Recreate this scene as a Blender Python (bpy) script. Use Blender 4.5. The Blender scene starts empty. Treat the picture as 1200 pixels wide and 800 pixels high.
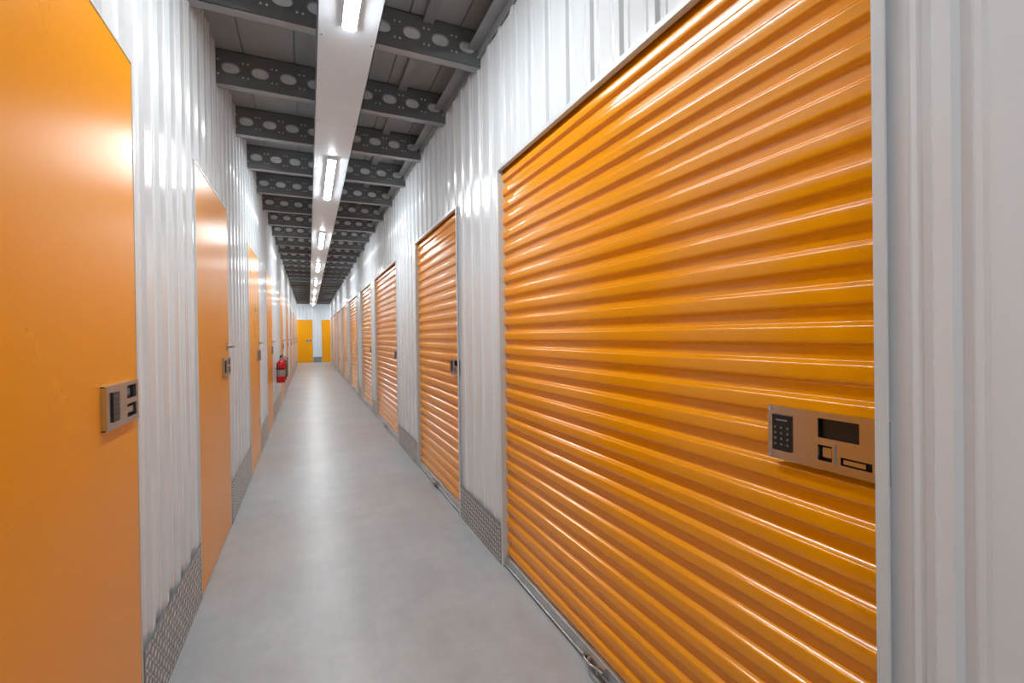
import bpy, math
from mathutils import Matrix, Vector
pi=math.pi
H=1.27; XL=-0.498; XR=0.955
ZB=2.87; ZD=3.09
YB=-4.0; YE=23.6; YW=25.0
S=bpy.context.scene
S.view_settings.view_transform='Standard'
S.view_settings.look='None'
S.view_settings.exposure=0.0

# ---------------- materials ----------------
def mat(name,col,rough=.5,metal=0,noise=None,bump=None,spec=.5,roughvar=None,coat=0):
    m=bpy.data.materials.new(name); m.use_nodes=True
    nt=m.node_tree; N=nt.nodes; L=nt.links
    b=N['Principled BSDF']
    b.inputs['Base Color'].default_value=(*col,1)
    b.inputs['Roughness'].default_value=rough
    b.inputs['Metallic'].default_value=metal
    b.inputs['Specular IOR Level'].default_value=spec
    b.inputs['Coat Weight'].default_value=coat
    b.inputs['Coat Roughness'].default_value=.1
    tc=N.new('ShaderNodeTexCoord')
    def noi(scale,stretch,detail=4):
        mp=N.new('ShaderNodeMapping'); mp.inputs['Scale'].default_value=stretch
        L.new(tc.outputs['Object'],mp.inputs['Vector'])
        n=N.new('ShaderNodeTexNoise'); n.inputs['Scale'].default_value=scale; n.inputs['Detail'].default_value=detail
        L.new(mp.outputs[0],n.inputs['Vector']); return n.outputs['Fac']
    if noise:
        sc,st,amt=noise
        f=noi(sc,st)
        r=N.new('ShaderNodeValToRGB')
        r.color_ramp.elements[0].position=.3; r.color_ramp.elements[1].position=.7
        r.color_ramp.elements[0].color=(*[c*(1-amt) for c in col],1)
        r.color_ramp.elements[1].color=(*[min(1,c*(1+amt)) for c in col],1)
        L.new(f,r.inputs[0]); L.new(r.outputs[0],b.inputs['Base Color'])
    if roughvar:
        sc,st,lo,hi=roughvar
        f=noi(sc,st)
        r=N.new('ShaderNodeMapRange'); r.inputs['From Min'].default_value=.3; r.inputs['From Max'].default_value=.7
        r.inputs['To Min'].default_value=lo; r.inputs['To Max'].default_value=hi
        L.new(f,r.inputs[0]); L.new(r.outputs[0],b.inputs['Roughness'])
    if bump:
        sc,st,strength,dist=bump
        f=noi(sc,st,3)
        bp=N.new('ShaderNodeBump'); bp.inputs['Strength'].default_value=strength; bp.inputs['Distance'].default_value=dist
        L.new(f,bp.inputs['Height']); L.new(bp.outputs[0],b.inputs['Normal'])
    return m
WHITE=mat('white_coated_steel',(.73,.77,.81),.2,noise=(1.5,(1,1,.3),.02),bump=(3,(1,1,.3),.05,.003),roughvar=(2,(1,1,1),.12,.17))
TRIM=mat('white_trim',(.62,.66,.69),.35,noise=(4,(1,1,1),.03))
ORANGE=mat('orange_coated_steel',(.86,.325,0),.2,noise=(2,(1,1,1),.02),bump=(90,(1,1,.4),.08,.0003),roughvar=(3,(1,1,1),.15,.19),coat=.08)
ORANGE_D=mat('orange_door_laminate',(.87,.335,0),.3,noise=(1.5,(1,1,1),.015),bump=(220,(1,1,1),.12,.0004),roughvar=(3,(1,1,1),.27,.32),spec=.27)
STEEL=mat('brushed_stainless',(.56,.585,.61),.26,1,bump=(200,(1,.02,1),.15,.0005))
ALU=mat('galvanised_rail',(.50,.51,.52),.35,.7,noise=(20,(1,1,1),.1))
PLATE=mat('diamond_plate',(.25,.26,.27),.4,.4,noise=(12,(1,1,1),.12))
PLATE2=mat('diamond_plate_lug',(.70,.71,.72),.28,.5,noise=(12,(1,1,1),.08))
BLACK=mat('black_plastic',(.012,.013,.015),.3,noise=(30,(1,1,1),.2))
KEY=mat('keypad_button',(.16,.19,.22),.4,noise=(30,(1,1,1),.1))
JOIST=mat('galvanised_joist',(.17,.18,.188),.5,.2,noise=(6,(1,1,1),.12))
JOISTL=mat('joist_flange',(.30,.315,.33),.4,.3,noise=(6,(1,1,1),.12))
OVAL=mat('pressed_oval',(.70,.73,.76),.4,.1,noise=(20,(1,1,1),.1))
DECK=mat('ceiling_deck',(.35,.365,.38),.55,.1,noise=(3,(1,1,1),.1))
TRAY=mat('cable_tray_white',(.70,.78,.86),.4,noise=(3,(1,1,1),.04))
RED=mat('extinguisher_red',(.60,.008,.012),.25,noise=(5,(1,1,1),.05))
LABEL=mat('extinguisher_label',(.35,.30,.28),.5,noise=(60,(1,1,1),.4))
# floor
FL=bpy.data.materials.new('concrete_floor'); FL.use_nodes=True
def floor_mat(m):
    nt=m.node_tree; N=nt.nodes; L=nt.links; b=N['Principled BSDF']
    tc=N.new('ShaderNodeTexCoord')
    def noi(scale,detail,rough=.5,stretch=(1,1,1)):
        mp=N.new('ShaderNodeMapping'); mp.inputs['Scale'].default_value=stretch
        L.new(tc.outputs['Object'],mp.inputs['Vector'])
        n=N.new('ShaderNodeTexNoise'); n.inputs['Scale'].default_value=scale; n.inputs['Detail'].default_value=detail; n.inputs['Roughness'].default_value=rough
        L.new(mp.outputs[0],n.inputs['Vector']); return n
    def ramp(src,p0,c0,p1,c1):
        r=N.new('ShaderNodeValToRGB'); e=r.color_ramp.elements
        c0=c0 if isinstance(c0,tuple) else (c0,c0,c0); c1=c1 if isinstance(c1,tuple) else (c1,c1,c1)
        e[0].position=p0; e[0].color=(*c0,1); e[1].position=p1; e[1].color=(*c1,1)
        L.new(src.outputs['Fac'],r.inputs[0]); return r.outputs[0]
    a=noi(1.6,8,.6); c=noi(140,3); d=noi(6,10,.7); g=noi(14,6,.6); s=noi(5,6,.65,(2.2,.35,1)); sp=noi(55,2,.5)
    def mul(x,y):
        k=N.new('ShaderNodeMix'); k.data_type='RGBA'; k.blend_type='MULTIPLY'; k.inputs[0].default_value=1
        L.new(x,k.inputs[6]); L.new(y,k.inputs[7]); return k.outputs[2]
    col=ramp(a,.34,(.41,.437,.463),.66,(.48,.51,.535))
    col=mul(col,ramp(c,.35,.97,.65,1.02))
    col=mul(col,ramp(d,.32,.91,.6,1.03))
    col=mul(col,ramp(g,.24,.82,.32,1.0))
    col=mul(col,ramp(s,.38,.96,.6,1.02))
    col=mul(col,ramp(sp,.20,.7,.26,1.0))
    L.new(col,b.inputs['Base Color'])
    mr=N.new('ShaderNodeMapRange'); mr.inputs['To Min'].default_value=.24; mr.inputs['To Max'].default_value=.44
    L.new(d.outputs['Fac'],mr.inputs[0]); L.new(mr.outputs[0],b.inputs['Roughness'])
    bp=N.new('ShaderNodeBump'); bp.inputs['Strength'].default_value=.08; bp.inputs['Distance'].default_value=.004
    L.new(d.outputs['Fac'],bp.inputs['Height']); L.new(bp.outputs[0],b.inputs['Normal'])
floor_mat(FL)
EM=bpy.data.materials.new('led_lens'); EM.use_nodes=True
b=EM.node_tree.nodes['Principled BSDF']; b.inputs['Base Color'].default_value=(.9,.9,.9,1)
b.inputs['Emission Color'].default_value=(.94,.99,1.0,1); b.inputs['Emission Strength'].default_value=96

# ---------------- mesh builder ----------------
class MB:
    def __init__(s): s.v=[]; s.f=[]; s.m=[]; s.s=[]; s.mats=[]
    def mi(s,m):
        if m not in s.mats: s.mats.append(m)
        return s.mats.index(m)
    def add(s,vs,fs,m,smooth=False):
        o=len(s.v); s.v+= [tuple(v) for v in vs]; k=s.mi(m)
        for f in fs: s.f.append([o+i for i in f]); s.m.append(k); s.s.append(smooth)
    def box(s,x0,x1,y0,y1,z0,z1,m):
        x0,x1=sorted((x0,x1)); y0,y1=sorted((y0,y1)); z0,z1=sorted((z0,z1))
        vs=[(x,y,z) for x in (x0,x1) for y in (y0,y1) for z in (z0,z1)]
        s.add(vs,[(0,1,3,2),(4,6,7,5),(0,4,5,1),(2,3,7,6),(0,2,6,4),(1,5,7,3)],m)
    def tube(s,pts,r,m,n=10):
        pts=[Vector(p) for p in pts]; vs=[];fs=[]
        for i,p in enumerate(pts):
            t=(pts[min(i+1,len(pts)-1)]-pts[max(i-1,0)]).normalized()
            a=t.cross(Vector((0,0,1)))
            if a.length<.1: a=t.cross(Vector((1,0,0)))
            a.normalize(); c=t.cross(a)
            for k in range(n):
                g=2*pi*k/n; vs.append(p+a*math.cos(g)*r+c*math.sin(g)*r)
        for i in range(len(pts)-1):
            for k in range(n):
                fs.append((i*n+k,i*n+(k+1)%n,(i+1)*n+(k+1)%n,(i+1)*n+k))
        fs.append(tuple(range(n))); fs.append(tuple((len(pts)-1)*n+k for k in range(n)))
        s.add(vs,fs,m,True)
    def lathe(s,cx,cy,prof,m,n=24):
        vs=[];fs=[]
        for r,z in prof:
            for k in range(n):
                g=2*pi*k/n; vs.append((cx+r*math.cos(g),cy+r*math.sin(g),z))
        for i in range(len(prof)-1):
            for k in range(n): fs.append((i*n+k,i*n+(k+1)%n,(i+1)*n+(k+1)%n,(i+1)*n+k))
        s.add(vs,fs,m,True)
    def obj(s,name,parent=None,bevel=0,nofix=False):
        me=bpy.data.meshes.new(name); me.from_pydata(s.v,[],s.f)
        for m in s.mats: me.materials.append(m)
        me.polygons.foreach_set('material_index',s.m); me.polygons.foreach_set('use_smooth',s.s)
        me.update()
        o=bpy.data.objects.new(name,me); S.collection.objects.link(o)
        if parent: o.parent=parent
        if bevel:
            md=o.modifiers.new('bevel','BEVEL'); md.width=bevel; md.segments=2; md.limit_method='ANGLE'
        return o
def empty(name):
    e=bpy.data.objects.new(name,None); S.collection.objects.link(e); e.empty_display_size=.1; return e

# ---------------- corrugated sheet ----------------
PITCH=.17; PH=.395
PROF=[(-.085,.0),(-.052,.0),(-.046,.0035),(-.038,.0035),(-.032,0),(-.019,0),(-.012,.013),(.012,.013),(.019,0),(.032,0),(.038,.0035),(.046,.0035),(.052,0)]
def prof_pts(a,b):
    pts=[]
    k0=int(math.floor((a-PH)/PITCH))-1; k1=int(math.ceil((b-PH)/PITCH))+1
    allp=[]
    for k in range(k0,k1+1):
        for u,h in PROF: allp.append((PH+k*PITCH+u,h))
    def interp(t):
        for i in range(len(allp)-1):
            if allp[i][0]<=t<=allp[i+1][0]:
                q=(t-allp[i][0])/max(1e-9,allp[i+1][0]-allp[i][0]); return allp[i][1]*(1-q)+allp[i+1][1]*q
        return 0
    pts=[(a,interp(a))]+[p for p in allp if a<p[0]<b]+[(b,interp(b))]
    return pts
def sheet(mb,axis,base,sign,a,b,z0,z1,m):
    """axis 'y': sheet runs along Y at x=base, ribs toward sign*x"""
    pts=prof_pts(a,b); vs=[];fs=[]
    for t,h in pts:
        for z in (z0,z1):
            vs.append((base+sign*h,t,z) if axis=='y' else (t,base+sign*h,z))
    for i in range(len(pts)-1): fs.append((2*i,2*i+2,2*i+3,2*i+1))
    mb.add(vs,fs,m)

rollers=[(-2.1,-.3),(.495,2.295),(3.08,4.41),(5.50,7.40),(7.92,9.56),(10.4,12.5),(13.2,15.4),(16.1,18.2),(18.9,20.6),(21.2,22.9)]
RT=2.16
flats=[(-1.6,-.66),(.85,1.79),(2.66,3.60),(4.78,5.72),(6.69,7.63),(9.75,10.69),(12.2,13.14),(14.6,15.54),(17,17.94),(19.5,20.44),(21.9,22.84)]
FT=2.135
def gaps(ops,a,b):
    r=[];c=a
    for o in ops: r.append((c,o[0])); c=o[1]
    r.append((c,b)); return r
# right wall
mb=MB()
for a,b in gaps(rollers,YB,YE): sheet(mb,'y',XR+.013,-1,a,b,0,ZD,WHITE)
for a,b in rollers: sheet(mb,'y',XR+.013,-1,a,b,RT,ZD,WHITE)
mb.box(XR+.013,XR+.12,YE-.02,YE,0,ZD,WHITE)
mb.obj('wall_right')
mb=MB()
for a,b in gaps(flats,YB,YE): sheet(mb,'y',XL-.013,1,a,b,0,ZD,WHITE)
for a,b in flats: sheet(mb,'y',XL-.013,1,a,b,FT,ZD,WHITE)
mb.box(XL-.12,XL-.013,YE-.02,YE,0,ZD,WHITE)
mb.obj('wall_left')
mb=MB(); sheet(mb,'x',YB,1,XL-.01,XR+.01,0,ZD,WHITE); mb.obj('wall_back')
ends=[(-.66,.17),(.60,1.5)]
mb=MB()
for a,b in gaps(ends,-3,3.4): sheet(mb,'x',YW,-1,a,b,0,ZD,WHITE)
for a,b in ends: sheet(mb,'x',YW,-1,a,b,FT,ZD,WHITE)
mb.obj('wall_far')
mb=MB(); sheet(mb,'y',-3,1,YE,YW,0,ZD,WHITE); sheet(mb,'x',YE,1,-3,XL-.12,0,ZD,WHITE); mb.obj('wall_junction_left')
mb=MB(); sheet(mb,'y',3.4,-1,YE,YW,0,ZD,WHITE); sheet(mb,'x',YE,1,XR+.12,3.4,0,ZD,WHITE); mb.obj('wall_junction_right')
mb=MB(); mb.box(-3.1,3.5,YB-.1,YW+.1,-.1,0,FL); mb.obj('floor')

# ceiling deck
mb=MB()
x=-3.05; pts=[]
while x<3.5:
    pts+= [(x,ZD),(x+.29,ZD),(x+.292,ZD+.012),(x+.298,ZD+.012)]; x+=.3
vs=[];fs=[]
for px,pz in pts: vs+=[(px,YB-.05,pz),(px,YW+.05,pz)]
for i in range(len(pts)-1): fs.append((2*i,2*i+1,2*i+3,2*i+2))
mb.add(vs,fs,DECK); mb.box(-3.1,3.5,YB-.1,YW+.1,ZD+.035,ZD+.1,DECK)
mb.obj('ceiling')

# joists with pressed ovals
mb=MB()
def joist(y,x0,x1):
    zt=ZD; zb=ZB; cell=.17; n=max(1,int(round((x1-x0)/cell))); cell=(x1-x0)/n
    mb.box(x0,x1,y,y+.065,zb,zb+.004,JOISTL)
    mb.box(x0,x1,y,y+.065,zt-.008,zt-.004,JOISTL)
    mb.box(x0,x1,y+.061,y+.065,zb,zb+.02,JOISTL)
    K=24; zc=(zb+zt)/2-.005; 
    for i in range(n):
        cx=x0+(i+.5)*cell; outer=[];e1=[];e2=[]
        hw=cell/2; zl=zb-zc; zh=zt-zc-.004
        for k in range(K):
            g=2*pi*(k+.5)/K; c,s_=math.cos(g),math.sin(g)
            t=min(hw/abs(c) if abs(c)>1e-6 else 9,(zh if s_>0 else -zl)/abs(s_) if abs(s_)>1e-6 else 9)
            outer.append((cx+c*t,y,zc+s_*t))
            e1.append((cx+.052*math.copysign(abs(c)**.8,c),y,zc+.034*s_))
            e2.append((cx+.046*math.copysign(abs(c)**.8,c),y+.006,zc+.028*s_))
        # snap corners
        for (cxn,czn) in ((hw,zh),(-hw,zh),(-hw,zl),(hw,zl)):
            j=min(range(K),key=lambda q:(outer[q][0]-cx-cxn)**2+(outer[q][2]-zc-czn)**2)
            outer[j]=(cx+cxn,y,zc+czn)
        vs=outer+e1+e2
        mb.add(vs,[(k,(k+1)%K,K+(k+1)%K,K+k) for k in range(K)],JOIST)
        mb.add(vs,[(K+k,K+(k+1)%K,2*K+(k+1)%K,2*K+k) for k in range(K)],JOISTL,True)
        mb.add(e2,[tuple(range(K))],OVAL)
        for dx in (-.068,.068):
            for dz in (-.045,.045):
                mb.box(cx+dx-.005,cx+dx+.005,y-.002,y,zc+dz-.005,zc+dz+.005,OVAL)
y=2.57-8*.78
while y<YE-.2:
    joist(y,XL-.010,XR+.010); y+=.78
joist(YE+.35,-3,3.4)
# longitudinal edge angle on the right
for s_,xx in ((1,XR),):
    mb.box(xx-.004,xx+.002,YB,YE,ZB+.05,ZD-.01,JOISTL)
    mb.box(xx-.07,xx,YB,YE,ZB+.10,ZB+.104,JOISTL)
mb.box(.62,.68,YB,YE,ZD-.035,ZD-.001,JOISTL)
mb.obj('steel_ceiling_joists')

# tray
mb=MB()
tx0,tx1,tz=.06,.345,ZB-.065
y=YB+.01
while y<YE-.1:
    y2=min(y+3,YE-.1)
    mb.box(tx0,tx1,y+.0015,y2-.0015,tz,tz+.004,TRAY)
    mb.box(tx0,tx0+.004,y,y2,tz,ZB-.001,TRAY); mb.box(tx1-.004,tx1,y,y2,tz,ZB-.001,TRAY)
    y=y2
y=YB+.5
while y<YE-.3:
    for xx in (tx0+.02,tx1-.02): mb.box(xx-.004,xx+.004,y-.004,y+.004,tz-.003,tz,JOISTL)
    y+=1.0
mb.obj('ceiling_lighting_tray')
def lamp(y0,y1,cx=.203):
    e=empty('led_batten_light')
    mb=MB(); mb.box(cx-.036,cx+.036,y0-.012,y1+.012,tz-.026,tz-.001,TRIM); mb.obj('housing',e,.003)
    mb=MB(); n=8; vs=[];fs=[]
    for i in range(n+1):
        g=pi*i/n
        for yy in (y0,y1): vs.append((cx-.031*math.cos(g),yy,tz-.0262-.013*math.sin(g)))
    for i in range(n): fs.append((2*i,2*i+1,2*i+3,2*i+2))
    fs.append(tuple(2*i for i in range(n+1))); fs.append(tuple(2*i+1 for i in range(n,-1,-1)))
    mb.add(vs,fs,EM); mb.obj('lens',e)
for k in range(-1,8):
    a=1.17+3.01*k
    lamp(a,a+1.19)
# junction lamps
def lampx(x0,x1,cy):
    e=empty('led_batten_light')
    mb=MB(); mb.box(x0-.03,x1+.03,cy-.045,cy+.045,ZB-.036,ZB-.001,TRIM); mb.obj('housing',e,.004)
    mb=MB(); mb.box(x0,x1,cy-.034,cy+.034,ZB-.052,ZB-.0365,EM); mb.obj('lens',e,.004)
lampx(-1.9,-.8,YE+.38); lampx(1.4,2.5,YE+.38)

# ---------------- keypad locks ----------------
def lock(parent,P,w=.24,h=.118,kind='roll'):
    """P(u,v,d) -> world; d outward"""
    mb=MB()
    def bx(u0,u1,v0,v1,d0,d1,m):
        a=P(u0,v0,d0); b=P(u1,v1,d1); mb.box(a[0],b[0],a[1],b[1],a[2],b[2],m)
    if kind=='roll':
        holes=[(.112,.190,.066,.106),(.114,.142,.020,.052),(.156,.212,.018,.034)]
        key=(.013,.056,.020,.100)
    else:
        holes=[(.145,.222,.070,.107),(.145,.222,.016,.054)]
        key=(.03,.076,.020,.100)
    us=sorted({0,w}|{x for q in holes for x in q[:2]}); vs=sorted({0,h}|{x for q in holes for x in q[2:]})
    for i in range(len(us)-1):
        for j in range(len(vs)-1):
            uc=(us[i]+us[i+1])/2; vc=(vs[j]+vs[j+1])/2
            if any(q[0]<uc<q[1] and q[2]<vc<q[3] for q in holes): continue
            bx(us[i],us[i+1],vs[j],vs[j+1],.010,.014,STEEL)
    bx(.002,w-.002,.002,h-.002,0,.003,BLACK)
    # side returns
    bx(0,w,0,.003,0,.010,STEEL); bx(0,w,h-.003,h,0,.010,STEEL); bx(0,.003,0,h,0,.010,STEEL); bx(w-.003,w,0,h,0,.010,STEEL)
    k=key
    bx(k[0],k[1],k[2],k[3],.014,.018,BLACK)
    for i in range(3):
        for j in range(4):
            cu=k[0]+(k[1]-k[0])*(i+.5+.0)/3; cv=k[2]+.008+(k[3]-k[2]-.03)*(j+.5)/4
            bx(cu-.002,cu+.002,cv-.002,cv+.002,.018,.0187,KEY)
    bx((k[0]+k[1])/2-.013,(k[0]+k[1])/2+.013,k[3]-.013,k[3]-.010,.018,.0185,KEY)
    if kind=='roll':
        bx(.118,.136,.026,.046,.003,.009,STEEL)
        bx(.109,.114,.015,.057,.014,.018,STEEL); bx(.142,.147,.015,.057,.014,.018,STEEL)
        bx(.114,.142,.052,.057,.014,.018,STEEL); bx(.114,.142,.015,.020,.014,.018,STEEL)
        bx(.16,.20,.021,.030,.003,.012,STEEL)
    else:
        bx(.155,.21,.026,.044,.003,.009,STEEL); bx(.165,.19,.08,.098,.003,.007,KEY)
    for cu,cv in ((.006,.007),(w-.007,.007),(.006,h-.007),(w-.007,h-.007)):
        a=[P(cu+.004*math.cos(q*pi/4),cv+.004*math.sin(q*pi/4),.016) for q in range(8)]
        mb.add(a,[tuple(range(8))],ALU)
    mb.obj('keypad_lock',parent)

# ---------------- roller doors ----------------
# slat cross-section: (fraction of pitch, height) key points; nearly flat crest, steep flanks, flat valley
KP=[(0,0),(.025,.01),(.05,.08),(.115,.70),(.135,.84),(.16,.925),(.19,.965),(.23,.985),(.36,1.0),(.49,.985),(.53,.965),(.56,.925),(.585,.84),(.605,.70),(.67,.08),(.695,.01),(.72,0)]
def roller(y0,y1,lk=True):
    e=empty('roller_shutter_door')
    XC=XR+.038
    # curtain
    mb=MB(); P=.0785; A=.015; zb=.055; z1=RT+.06
    vs=[];fs=[]
    ys=[y0-.0,(y0+y1)/2,y1+.0]
    rows=[]
    z=zb
    while z<z1:
        for f,h in KP: rows.append((z+f*P,h))
        z+=P
    for z,h in rows:
        for yy in ys: vs.append((XC-A*h,yy,z))
    k=len(ys)
    for i in range(len(rows)-1):
        for j in range(k-1): fs.append((i*k+j,i*k+j+1,(i+1)*k+j+1,(i+1)*k+j))
    mb.add(vs,fs,ORANGE,True); mb.obj('slatted_curtain',e)
    # bottom rail
    mb=MB(); mb.box(XC-.026,XC+.006,y0+.003,y1-.003,.012,.058,ALU)
    mb.box(XC-.036,XC-.026,y0+.003,y1-.003,.012,.020,ALU)
    mb.obj('bottom_rail',e,.003)
    mb=MB(); mb.box(XC-.020,XC+.002,y0+.006,y1-.006,0.0,.012,BLACK); mb.obj('rubber_seal',e)
    # frame
    mb=MB(); w=.022
    for a,b_ in ((y0-w,y0),(y1,y1+w)):
        mb.box(XR-.004,XR+.001,a,b_,0,RT+w,TRIM)
    mb.box(XR-.004,XR+.001,y0,y1,RT,RT+w,TRIM)
    mb.box(XR+.001,XC+.03,y0-.004,y0+.001,0,RT,TRIM); mb.box(XR+.001,XC+.03,y1-.001,y1+.004,0,RT,TRIM)
    mb.box(XR+.001,XC-.018,y0,y1,RT,RT+.004,TRIM)
    mb.obj('door_frame',e,.0015)
    # latch bolt
    yc=(y0+y1)/2+.02; xx=XC-.036
    mb=MB()
    mb.box(xx-.006,xx+.012,yc-.05,yc+.05,.022,.056,ALU)
    mb.tube([(xx-.012,yc-.09,.04),(xx-.012,yc+.07,.04)],.006,STEEL)
    mb.tube([(xx-.012,yc-.045,.045),(xx-.028,yc-.043,.062),(xx-.04,yc-.02,.066),(xx-.04,yc+.02,.066),(xx-.028,yc+.043,.062),(xx-.012,yc+.045,.045)],.0045,STEEL)
    mb.box(xx-.020,xx-.004,yc-.032,yc-.024,.028,.056,ALU); mb.box(xx-.020,xx-.004,yc+.024,yc+.032,.028,.056,ALU)
    mb.obj('latch_bolt',e)
    zc=H-.288
    lock(e,lambda u,v,d:(XC-.016-d,y0+.004+.24-u-.022,zc+v),kind='roll')
for a,b in rollers: roller(a,b)

# ---------------- flat doors ----------------
def flat(y0,y1,handle=True):
    e=empty('storage_unit_door')
    mb=MB(); mb.box(XL-.045,XL+.002,y0+.004,y1-.004,.008,FT-.004,ORANGE_D); mb.obj('door_leaf',e,.002)
    mb=MB(); w=.010
    for a,b_ in ((y0-w,y0),(y1,y1+w)): mb.box(XL-.012,XL+.003,a,b_,0,FT+w,TRIM)
    mb.box(XL-.012,XL+.003,y0,y1,FT,FT+w,TRIM)
    mb.obj('door_frame',e,.0015)
    zc=H-.24
    lock(e,lambda u,v,d:(XL+.002+d,y1-.04-.24+u,zc+v),kind='flat')
    if handle:
        mb=MB(); z=H-.055; yy=y1-.085
        mb.box(XL+.002,XL+.008,yy-.02,yy+.02,z-.025,z+.025,STEEL)
        mb.tube([(XL+.004,yy,z),(XL+.045,yy,z)],.009,STEEL)
        mb.tube([(XL+.045,yy+.005,z),(XL+.048,yy-.03,z),(XL+.046,yy-.08,z)],.008,STEEL)
        mb.obj('lever_handle',e)
for i,(a,b) in enumerate(flats): flat(a,b,i>1)
for a,b in ends:
    e=empty('storage_unit_door')
    mb=MB(); mb.box(a+.004,b-.004,YW-.012,YW+.03,.008,FT-.004,ORANGE_D); mb.obj('door_leaf',e,.002)
    mb=MB(); w=.014
    for c,d in ((a-w,a),(b,b+w)): mb.box(c,d,YW-.016,YW,0,FT+w,TRIM)
    mb.box(a,b,YW-.016,YW,FT,FT+w,TRIM); mb.obj('door_frame',e)
    lock(e,lambda u,v,d:(b-.29+u,YW-.012-d,H-.24+v),kind='flat')

# ---------------- diamond kick plates ----------------
def kick(mb,P,L,h):
    def q(u,v,d): return P(u,v,d)
    vs=[q(0,0,0),q(L,0,0),q(L,h,0),q(0,h,0),q(0,0,.003),q(L,0,.003),q(L,h,.003),q(0,h,.003)]
    mb.add(vs,[(0,1,2,3),(4,7,6,5),(0,4,5,1),(3,2,6,7),(0,3,7,4),(1,5,6,2)],PLATE)
    s=.030; i=0; u=s*.6
    while u<L-.011:
        v=s*.6; j=0
        while v<h-.008:
            g=pi/4 if (i+j)%2 else -pi/4
            c,sn=math.cos(g),math.sin(g); a=.0160; b_=.0048
            loc=[(-a,0,0),(0,-b_,0),(a,0,0),(0,b_,0),(-a*.4,0,.003),(a*.4,0,.003)]
            vv=[q(u+x*c-y*sn,v+x*sn+y*c,.003+z) for x,y,z in loc]
            mb.add(vv,[(0,1,4),(1,5,4),(1,2,5),(2,3,5),(3,4,5),(3,0,4)],PLATE2)
            v+=s; j+=1
        u+=s; i+=1
mb=MB()
for a,b in gaps(flats,YB+.02,YE-.02):
    if b<-.5: continue
    a+=.016; b-=.016
    kick(mb,lambda u,v,d:(XL+.001+d,a+u,.002+v),b-a,.275)
mb.obj('baseboard_left')
mb=MB()
for a,b in gaps(rollers,YB+.02,YE-.02):
    if b<-.5: continue
    a+=.026; b-=.026
    if b-a<.05: continue
    kick(mb,lambda u,v,d:(XR-.001-d,a+u,.002+v),b-a,.225)
mb.obj('baseboard_right')
mb=MB()
for a,b in gaps(ends,-2.95,3.35):
    a+=.016;b-=.016
    mb.box(a,b,YW-.016,YW-.013,.002,.275,PLATE)
mb.obj('baseboard_far')

# ---------------- extinguishers ----------------
def ext(cx,cy,z0):
    e=empty('fire_extinguisher')
    mb=MB(); r=.062
    mb.lathe(cx,cy,[(0,z0+.008),(r-.012,z0+.004),(r-.004,z0),(r,z0+.015),(r,z0+.27),(r-.006,z0+.30),(r-.022,z0+.33),(r-.042,z0+.345),(.020,z0+.352),(0,z0+.355)],RED)
    mb.lathe(cx,cy,[(r+.0008,z0+.10),(r+.0008,z0+.20)],LABEL)
    mb.obj('cylinder',e)
    z0-=.09
    mb=MB(); mb.lathe(cx,cy,[(.0,z0+.44),(.020,z0+.44),(.020,z0+.475),(.014,z0+.48),(0,z0+.48)],STEEL,16)
    mb.box(cx-.011,cx+.011,cy-.10,cy+.02,z0+.478,z0+.488,BLACK)
    mb.box(cx-.009,cx+.009,cy-.11,cy+.01,z0+.505,z0+.513,BLACK)
    mb.box(cx-.010,cx+.010,cy-.005,cy+.02,z0+.485,z0+.513,BLACK)
    mb.obj('valve_handle',e)
    mb=MB(); pts=[(cx,cy+.02,z0+.46),(cx+.03,cy+.05,z0+.475),(cx+.07,cy+.045,z0+.44),(cx+r+.012,cy+.02,z0+.36),(cx+r+.012,cy+.01,z0+.25),(cx+r+.012,cy,z0+.14)]
    mb.tube(pts,.008,BLACK); mb.obj('hose',e)
    mb=MB(); mb.box(XL,XL+.006,cy-.03,cy+.03,z0+.12,z0+.42,ALU)
    mb.box(XL,cx-r+.004,cy-.012,cy+.012,z0+.3,z0+.32,ALU)
    mb.lathe(cx,cy,[(r+.002,z0+.30),(r+.002,z0+.32)],BLACK)
    mb.obj('wall_bracket',e)
ext(XL+.09,7.95,.57); ext(XL+.09,8.45,.57)

# world
w=bpy.data.worlds.new('World'); S.world=w; w.use_nodes=True
w.node_tree.nodes['Background'].inputs[0].default_value=(.5,.5,.5,1); w.node_tree.nodes['Background'].inputs[1].default_value=.05

# camera
cd=bpy.data.cameras.new('camera'); cam=bpy.data.objects.new('camera',cd); S.collection.objects.link(cam)
cd.sensor_width=36; cd.lens=16; cd.clip_start=.02; cd.shift_y=-5.5/1200
th=math.atan(238/533.3)
cam.matrix_world=Matrix.Translation((0,0,H))@Matrix.Rotation(-th,4,'Z')@Matrix.Rotation(pi/2-math.radians(.3),4,'X')@Matrix.Rotation(-.014,4,'Z')
S.camera=cam
